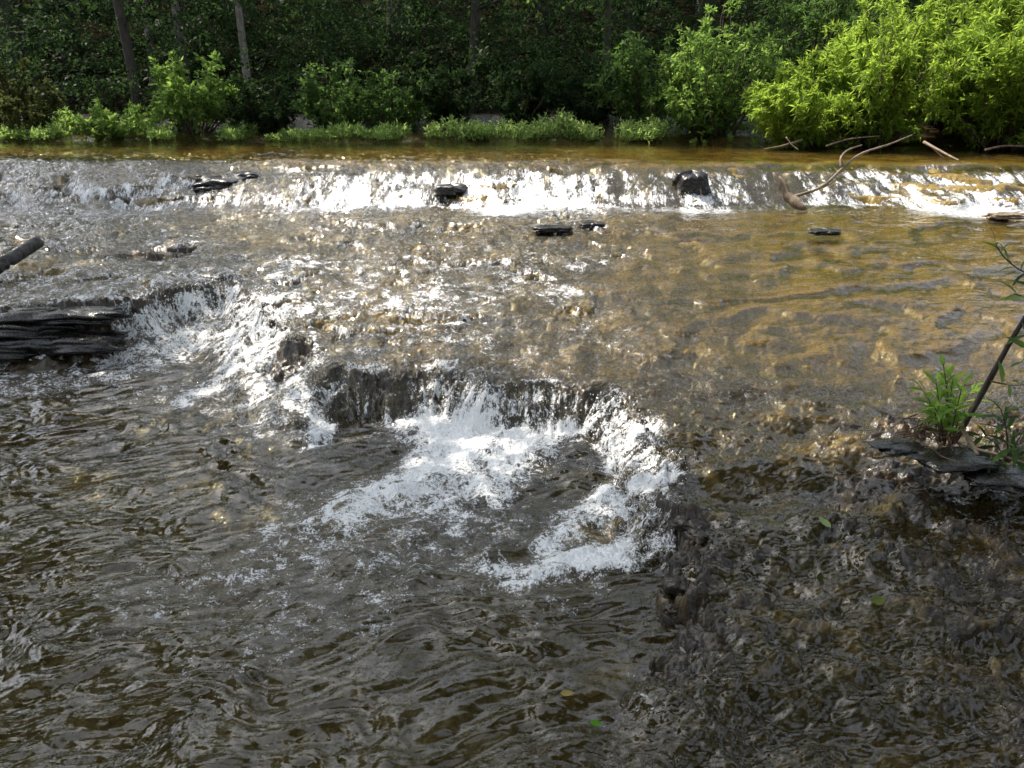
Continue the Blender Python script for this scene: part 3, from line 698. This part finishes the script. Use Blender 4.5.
crown_tree((9.5, 6.0, .8), (8.0, 4.5, 8.0), (3.4, 3.6, 3.0), 9000, .34, 'tall unseen tree added on the right bank to block sky light', L_MID)  # added out of view to keep side sky light off the foam
crown_tree((-12.5, 13.0, .8), (-9.9, 13.6, 7.6), (2.6, 2.2, 2.0), 6000, .26, 'tree on the left bank beside the upper falls', L_MID)
crown_tree((10.5, 8.0, .8), (2.9, 6.6, 9.8), (4.8, 2.6, 1.3), 15000, .26, 'long limbed unseen tree added over the shelf to break up the sky reflections', L_MID)  # added crown, out of view, darkening the sky mirrored in the water
crown_tree((-5.5, -3.0, .3), (-3.5, -2.6, 8.0), (4.5, 3.2, 2.6), 9000, .34, 'tall unseen tree added behind the viewer on the left to block sky light', L_MID)  # added out of view to dim sky light on the foam
crown_tree((5.5, -3.5, .3), (4.2, -2.6, 8.0), (4.5, 3.2, 2.6), 9000, .34, 'tall unseen tree added behind the viewer on the right to block sky light', L_MID)  # second added tree behind, dimming the sky light likewise

# ------------------------------------------------------------------ dead wood
def bent(pts, n=18):                                    # smooth path through points
    P = np.array(pts, float); t_ = np.linspace(0, len(P) - 1, n); out = []
    for s_ in t_:
        i = min(int(s_), len(P) - 2); f = s_ - i; p0, p1, p2, p3 = P[max(i - 1, 0)], P[i], P[i + 1], P[min(i + 2, len(P) - 1)]
        out.append(.5 * ((2 * p1) + (-p0 + p2) * f + (2 * p0 - 5 * p1 + 4 * p2 - p3) * f ** 2 + (-p0 + 3 * p1 - 3 * p2 + p3) * f ** 3))
    return np.array(out)
def rel(root, pts): return np.array(pts) - np.array(root.location)
b0 = at_z(790, 203, .68); root = empty('dead_branch', b0); tag(root, 'long bleached dead branch with a forked root end lying on the upper falls', 'branch')
w = Wood(); w.tube(rel(root, bent([at_y(800, 205, 9.5), at_y(790, 198, 9.6), at_y(822, 187, 9.7), at_y(848, 163, 10.0), at_y(865, 152, 10.3), at_y(890, 144, 10.7), at_y(912, 135, 11.2)])), np.linspace(.026, .007, 18), 6, .08)
wood_mesh('branch', w, M_DRIFT, root)
w = Wood(); w.tube(rel(root, bent([at_y(806, 209, 9.4), at_y(793, 201, 9.55), at_y(784, 192, 9.62), at_y(773, 172, 9.7)], 12)), [.02, .04, .05, .062, .06, .055, .055, .04, .035, .03, .022, .010], 7, .16)
w.tube(rel(root, bent([at_y(788, 196, 9.6), at_y(786, 186, 9.64), at_y(779, 176, 9.7)], 6)), np.linspace(.04, .01, 6), 5)
wood_mesh('root_stub', w, M_DRIFT, root)
w = Wood(); w.tube(rel(root, bent([at_y(842, 168, 9.93), at_y(841, 158, 10.0), at_y(848, 150, 10.1), at_y(862, 145, 10.2)], 9)), np.linspace(.022, .008, 9), 5)
wood_mesh('side_branch', w, M_DRIFT, root); w = Wood(); w.tube(rel(root, bent([at_y(815, 190, 9.66), at_y(832, 183, 9.75), at_y(846, 171, 9.9)], 7)), np.linspace(.016, .006, 7), 4)
wood_mesh('side_branch', w, M_DRIFT, root)
def stick(label, pts, r0, r1, mat=M_DRIFT, side=None, name='dead_stick', grp='dead sticks caught on the far right bank', cat='stick'):
    P = bent(pts); o_ = P[0].copy(); w_ = Wood(); w_.tube(P - o_, np.linspace(r0, r1, 18), 6, .05)
    for s in side or (): w_.tube(bent(s, 8) - o_, np.linspace(r1 * 1.3, r1 * .5, 8), 5)
    ob = wood_mesh(name, w_, mat); ob.location = o_; tag(ob, label, cat, grp); return ob
stick('pale broken stick leaning into the rapids at the far right', [at_y(924, 142, 12.2), at_y(948, 155, 11.6), at_y(970, 166, 11.1)], .022, .010, side=[[at_y(932, 147, 12.0), at_y(946, 160, 11.7), at_y(958, 168, 11.4)]])
stick('pale stick jutting from under the lowest willow', [at_y(802, 140, 13.6), at_y(782, 146, 13.4), at_y(764, 149, 13.3)], .024, .010, side=[[at_y(786, 137, 13.5), at_y(792, 145, 13.4), at_y(799, 150, 13.3)]])
stick('thin pale stick lying under the willows near the water', [at_y(826, 146, 13.2), at_y(850, 139, 13.2), at_y(880, 136, 13.3)], .018, .008)
stick('long grey stick on the bank under the right edge willow', [at_y(985, 150, 12.9), at_y(1005, 146, 12.9), at_y(1040, 147, 13.0)], .022, .014)
o = stick('thick grey log slanting out of the left edge of the picture', [at_y(-70, 312, 6.35), at_y(-10, 272, 6.6), at_y(20, 254, 6.85), at_y(40, 240, 7.0)], .066, .050, M_LOG, name='log', grp=None, cat='log')
stick('thin pale twig hanging down the dark boulder in the upper falls', [at_y(694, 177, 10.0), at_y(697, 185, 9.85), at_y(701, 191, 9.78), at_y(700, 198, 9.7)], .010, .008, name='twig', grp='twigs caught on the rocks', cat='twig')
# ------------------------------------------------------------------ rocks that stand clear
def rock(label, pt, sx, sy, sz, seed, rz=0, layers=5, mat=M_ROCK, name='boulder', grp='rocks standing clear of the water'):
    n_, k = 40, 18; u_ = np.linspace(0, 2 * np.pi, n_, endpoint=False); v_ = np.linspace(-1, 1, k); U, Vv = np.meshgrid(u_, v_)
    rr = np.clip(1 - np.abs(Vv) ** 5, .0, 1) ** .5
    st = np.floor(Vv * layers / 2 + .3 * noise(U * 0 + seed, Vv * 3)); rr = rr * (1 + .13 * noise(st * 3.7 + seed, np.cos(U) * 1.2 + seed) + .10 * noise(st * 1.9 + seed, np.sin(U) * 1.5))
    sq = 1 / np.maximum(np.abs(np.cos(U)), np.abs(np.sin(U))) ** .55
    rr = rr * (1 + .10 * noise(U * 3.1 + seed, Vv * 1.5) * np.sin(U / 2) ** 2) * sq * (1 + .27 * fbm(np.cos(U) * 1.6 + seed, np.sin(U) * 1.6 + Vv * 1.2, 3))
    P = np.stack([rr * np.cos(U) * sx, rr * np.sin(U) * sy, Vv * sz + .22 * sz * fbm(np.cos(U) * 2 + seed, np.sin(U) * 2, 3)], -1)
    F_ = []
    idx_ = np.arange(n_ * k).reshape(k, n_); F_ = np.stack([idx_[:-1], np.roll(idx_[:-1], -1, 1), np.roll(idx_[1:], -1, 1), idx_[1:]], -1).reshape(-1, 4)
    o_ = mesh(name, P.reshape(-1, 3), F_, mat, smooth=False); o_.location = pt; o_.rotation_euler = (0, 0, rz); tag(o_, label, 'rock', grp); return o_
rock('black square boulder that splits the upper falls left of the dead branch', at_y(691, 186, 10.0), .20, .20, .17, 1.3)
rock('dark layered rock in the upper falls at the left, its largest', at_y(222, 182, 10.35) - np.array([0, 0, .04]), .30, .22, .11, 5.1)
rock('smaller dark rock just left of the largest layered rock in the upper falls', at_y(202, 176, 10.5) - np.array([0, 0, .04]), .17, .15, .07, 8.3)
rock('low dark rock peeping through the falls between the layered rock and the middle', at_y(300, 173, 10.6) - np.array([0, 0, .04]), .24, .15, .07, 2.7)
rock('dark wet rock in the bright middle of the upper falls', at_y(452, 187, 10.1) - np.array([0, 0, .04]), .20, .15, .08, 11.2)
SLAB = 'dark shale slabs of the left ledge'
rock('uppermost dark slab of the left ledge at the left end of its falls', at_y(62, 316, 5.76), .46, .13, .055, 3.1, .03, 2, M_ROCK, 'shale_slab', SLAB)
rock('long dark slab of the left ledge reaching the left edge under the log', at_y(6, 330, 5.70), .50, .13, .07, 7.9, .02, 2, M_ROCK, 'shale_slab', SLAB)
rock('long low slab at the foot of the left ledge beside its falls', at_y(66, 343, 5.66), .44, .12, .075, 12.4, -.04, 2, M_ROCK, 'shale_slab', SLAB)
rock('lowest dark slab of the left ledge at the left edge of the picture', at_y(-22, 352, 5.6), .46, .12, .06, 16.6, .03, 2, M_ROCK, 'shale_slab', SLAB)
rock('dark layered rock at the right end of the left rock cluster in the upper falls', at_y(243, 174, 10.5) - np.array([0, 0, .03]), .20, .16, .06, 14.3)
rock('small black rock lowest in the left rock cluster in the upper falls', at_y(208, 188, 10.2) - np.array([0, 0, .03]), .16, .12, .06, 17.7)
rock('flat black rock lying in the shallow run below the middle of the falls', at_z(553, 229, .615), .19, .10, .035, 3.9, .1)
rock('flat black rock right of the first one in the shallow run', at_z(592, 225, .62), .12, .09, .03, 6.6, -.1)
rock('small dark flat rock in the amber shallows right of centre', at_z(826, 232, .62), .13, .09, .03, 9.4)
rock('pale flat rock in the shallows at the right edge under the falls', at_z(1006, 216, .64), .20, .10, .035, 4.4, 0, 3, M_DRIFT)
# ------------------------------------------------------------------ plants and leaves close by, on the right
def near_plant(name, stems, label, cat, mats, L, Wd, base, nl=16, lo=.25, grp='plants on the right shelf', extra_up=.35):
    root = empty(name, base); tag(root, label, cat, grp); w = Wood(); Ps, As, Ls = [], [], []
    for pts, r0, r1, dens in stems:
        Q = bent(pts, 16) - np.array(base); w.tube(Q, np.linspace(r0, r1, 16), 6)
        m_ = int(nl * dens)
        if m_ == 0: continue
        tq = np.linspace(lo, 1, m_) * 15; k = np.clip(tq.astype(int), 0, 14); f = (tq - k)[:, None]
        P = Q[k] * (1 - f) + Q[k + 1] * f; T = unit(Q[k + 1] - Q[k]); ph = np.arange(m_) * 2.4 + rng.uniform(0, 6)
        A1 = unit(np.cross(T, [.2, .5, .8])); A2 = np.cross(T, A1)
        A = np.cos(ph)[:, None] * A1 + np.sin(ph)[:, None] * A2 + T * (.45 + .7 * np.linspace(0, 1, m_)[:, None]) + [0, 0, extra_up]
        Ps.append(P); As.append(A); Ls.append(L * rng.uniform(.6, 1.15, m_) * (1 - .35 * np.linspace(0, 1, m_) ** 3))
    for i, (P, A, l_) in enumerate(zip(Ps, As, Ls)): pass
    P, A, l_ = np.concatenate(Ps), np.concatenate(As), np.concatenate(Ls)
    wood_mesh('stem', w, mats[0], root); V, F = long_leaf_arrays(P, A, l_, Wd * l_ / L); mesh('foliage', V, F, mats[1], root)
    return root
b = at_y(948, 440, 3.22)
st = []
for i in range(11):
    e = at_y(rng.uniform(912, 990), rng.uniform(356, 416), rng.uniform(3.05, 3.35)); s0 = b + np.append(rng.normal(0, .016, 2), -.02)
    st.append(([s0, (s0 + e) / 2 + [0, 0, .03], e], .004, .0015, 1))
near_plant('leafy_plant', st, 'small bright leafy plant growing at the foot of the leaning sapling', 'plant', (M_STEM, L_PLANT), .10, .030, b, 10, .25)
b = at_y(955, 436, 3.30)
SAP = [([b - [0, 0, .03], at_y(985, 388, 3.25), at_y(1008, 346, 3.2), at_y(1036, 300, 3.15), at_y(1080, 230, 3.05), at_y(1120, 130, 3.0)], .016, .004, 0),
       ([at_y(1080, 230, 3.05), at_y(1110, 190, 3.0), at_y(1125, 130, 3.0)], .004, .002, 1.2), ([at_y(1036, 300, 3.15), at_y(1090, 235, 3.0), at_y(1130, 225, 2.9)], .004, .002, .9),
       ([at_y(1050, 278, 3.12), at_y(1024, 272, 3.15), at_y(1005, 258, 3.2), at_y(995, 243, 3.2)], .004, .002, .8),
       ([at_y(1046, 284, 3.13), at_y(1032, 296, 3.0), at_y(1014, 294, 2.95)], .004, .002, .6),
       ([at_y(1022, 322, 3.175), at_y(1028, 345, 3.05), at_y(1022, 362, 2.95)], .004, .002, .5),
       ([at_y(989, 381, 3.235), at_y(1012, 385, 3.1), at_y(1030, 384, 3.0)], .004, .002, .5)]
near_plant('sapling', SAP, 'dark leaning sapling stem with long narrow leaves at the right edge', 'sapling', (M_BARK_DARK, L_MID), .10, .024, b, 13, .3)
b = at_y(1005, 455, 3.05)
st = []
for i in range(10):
    e = at_y(rng.uniform(965, 1060), rng.uniform(395, 470), rng.uniform(2.8, 3.2)); s0 = b + np.append(rng.normal(0, .012, 2), -.03)
    st.append(([s0, (s0 + e) / 2 + [0, 0, .03], e], .004, .0015, 1))
near_plant('leafy_plant', st, 'darker drooping leafy plant at the right edge in front of the sapling', 'plant', (M_STEM, L_MID), .11, .026, b, 8, .35, extra_up=.05)
stick('pale peeled stick propped against the shelf below the sapling', [at_y(961, 428, 3.15), at_y(969, 440, 3.05), at_y(978, 455, 2.98)], .011, .009, name='peeled_stick', grp='twigs caught on the rocks')
stick('thin brown root lying on the shelf at the right edge', [at_y(975, 449, 3.0), at_y(1000, 455, 2.95), at_y(1030, 465, 2.9)], .007, .005, name='root', grp='twigs caught on the rocks', cat='root')
# root mat under the small plant
w = Wood(); b = at_y(930, 432, 3.2)
for i in range(46):
    s0 = rng.normal(0, 1, 3) * [.07, .05, .012] + [0, 0, .02]; e = s0 + rng.normal(0, 1, 3) * [.09, .06, .03] - [0, .03, .04]
    w.tube(np.array([s0, (s0 + e) / 2 + rng.normal(0, .015, 3), e]), [.004, .003, .0015], 4)
M_ROOT = bark_material('red_root', (.06, .028, .016), (.17, .085, .05))
o = wood_mesh('root_mat', w, M_ROOT); o.location = b; tag(o, 'tangle of reddish roots under the small bright plant', 'roots')
# flat slabs of the shelf's broken edge
rock('thin slab of shale jutting out under the reddish roots', at_y(955, 459, 3.02), .16, .10, .018, 2.2, .2, 2, M_ROCK, 'shale_slab', 'shale slabs at the edge of the right shelf')
rock('dark shale slab overhanging the wet hollow at the right edge', at_y(1003, 478, 2.92), .17, .11, .02, 7.7, -.3, 2, M_ROCK, 'shale_slab', 'shale slabs at the edge of the right shelf')
rock('low dark slab left of the reddish roots', at_y(900, 446, 3.15), .11, .08, .016, 5.4, .3, 2, M_ROCK, 'shale_slab', 'shale slabs at the edge of the right shelf')
def top(u, v):                                         # the surface of water or rock seen at a picture position
    z = .1
    for _ in range(4): p = at_z(u, v, z); j = np.argmin(np.abs(yy - p[1])); i = int(np.clip(round((p[0] / (.80 * yy[j] + 1.5) + 1) / 2 * (NC - 1)), 0, NC - 1)); z = max(W[j, i], H[j, i])
    return np.array([p[0], p[1], z])
for k, (u, v, a, hh) in enumerate(((684, 487, .050, .026), (676, 507, .040, .03), (690, 519, .060, .030), (679, 536, .045, .034), (697, 541, .040, .02), (686, 557, .060, .036), (703, 562, .045, .022), (681, 580, .050, .034),
    (699, 586, .055, .028), (688, 606, .060, .030), (672, 618, .040, .022), (703, 632, .055, .024))):
    rock('small black wet rock in the broken edge between pool and shelf', top(u, v) - np.array([0, 0, hh * .72]), a * (.75 + .5 * ((k * 7) % 5) / 4), a * .75, hh, 20.3 + 3.7 * k, k * 1.3, 3, M_BED, 'broken_rock', 'broken rocks along the edge of the pool')
# fallen leaves
def fallen(label, u, v, L, Wd, mat, rz, tilt=.15):
    z = .1
    for _ in range(4): p = at_z(u, v, z); j = np.argmin(np.abs(yy - p[1])); i = int(np.clip(round((p[0] / (.80 * yy[j] + 1.5) + 1) / 2 * (NC - 1)), 0, NC - 1)); z = max(W[j - 2:j + 3, i - 2:i + 3].max(), H[j - 2:j + 3, i - 2:i + 3].max())
    V, F = [], []; T = np.linspace(0, 1, 9)
    wd_ = np.sin(np.pi * T ** .8) ** .9 * Wd / 2 + .0008
    for tq, q in zip(T, wd_): V += [[L * (tq - .5), -q, .10 * q + .15 * L * (tq - .5) ** 2], [L * (tq - .5), 0, .15 * L * (tq - .5) ** 2 - .05 * q], [L * (tq - .5), q, .22 * q + .15 * L * (tq - .5) ** 2]]
    for j in range(8):
        for q in (0, 1): F.append([3 * j + q, 3 * j + q + 1, 3 * j + q + 4, 3 * j + q + 3])
    o_ = mesh('fallen_leaf', V, F, mat); o_.location = (p[0], p[1], z + .008); o_.rotation_mode = 'ZYX'; o_.rotation_euler = (tilt + .25, .1, rz); tag(o_, label, 'leaf', 'fallen leaves lying on the wet shelf')
fallen('pale green fallen leaf on the dark shelf, the uppermost of the fallen leaves', 824, 525, .062, .034, leaf_material('pale_green_leaf', (.34, .45, .20), (.2, .3, .06), .1), 2.2)
fallen('yellow green blotched fallen leaf in the wet hollow of the shelf', 878, 602, .060, .042, leaf_material('blotched_leaf', (.17, .20, .06), (.2, .25, .05), .35), .2)
fallen('fresh green fallen leaf at the bottom of the picture', 596, 725, .040, .018, leaf_material('fresh_green_leaf', (.12, .34, .03), (.2, .45, .04), .1), -.2)
fallen('cream yellow fallen leaf afloat in the shallow pool', 567, 695, .045, .020, L_YELLOW, .1)
fallen('small white scrap of leaf in the amber shallow at the foot of the shelf', 682, 657, .030, .010, leaf_material('bleached_leaf', (.5, .48, .38), (.3, .3, .2), .05), -.9)
fallen('grey green fallen leaf wedged below the pale green one', 820, 577, .05, .025, L_OLIVE, 1.1)
# ------------------------------------------------------------------ light
SUN_EL, SUN_AZ = R(54), R(-54)                         # azimuth from straight ahead, minus = left
ld = bpy.data.lights.new('sun', 'SUN'); ld.energy = 3.0; ld.angle = R(.53); ld.color = (1, .92, .80)
so = bpy.data.objects.new('sun', ld); COL.objects.link(so)
to_sun = Vector((math.sin(SUN_AZ) * math.cos(SUN_EL), math.cos(SUN_AZ) * math.cos(SUN_EL), math.sin(SUN_EL)))
so.rotation_euler = to_sun.to_track_quat('Z', 'Y').to_euler(); so.location = to_sun * 40
wd = bpy.data.worlds.new('World'); sc.world = wd; wd.use_nodes = True
nt = wd.node_tree; bg = nt.nodes['Background']
sk = nt.nodes.new('ShaderNodeTexSky'); sk.sky_type = 'NISHITA'; sk.sun_disc = False
sk.sun_elevation = SUN_EL; sk.sun_rotation = SUN_AZ; sk.dust_density = 1.6; sk.air_density = 1.0; sk.ozone_density = .6
hs = nt.nodes.new('ShaderNodeHueSaturation'); hs.inputs['Saturation'].default_value = .40      # a pale hazy sky
nt.links.new(sk.outputs[0], hs.inputs['Color']); nt.links.new(hs.outputs[0], bg.inputs[0]); bg.inputs[1].default_value = .15
vs = sc.view_settings; vs.view_transform = 'Standard'; vs.look = 'None'; vs.exposure = 1.5; vs.gamma = 1
cy = sc.cycles; cy.max_bounces = 8; cy.transparent_max_bounces = 12; cy.diffuse_bounces = 3; cy.glossy_bounces = 3; cy.transmission_bounces = 4
cy.caustics_reflective = False; cy.caustics_refractive = False; cy.sample_clamp_indirect = 6
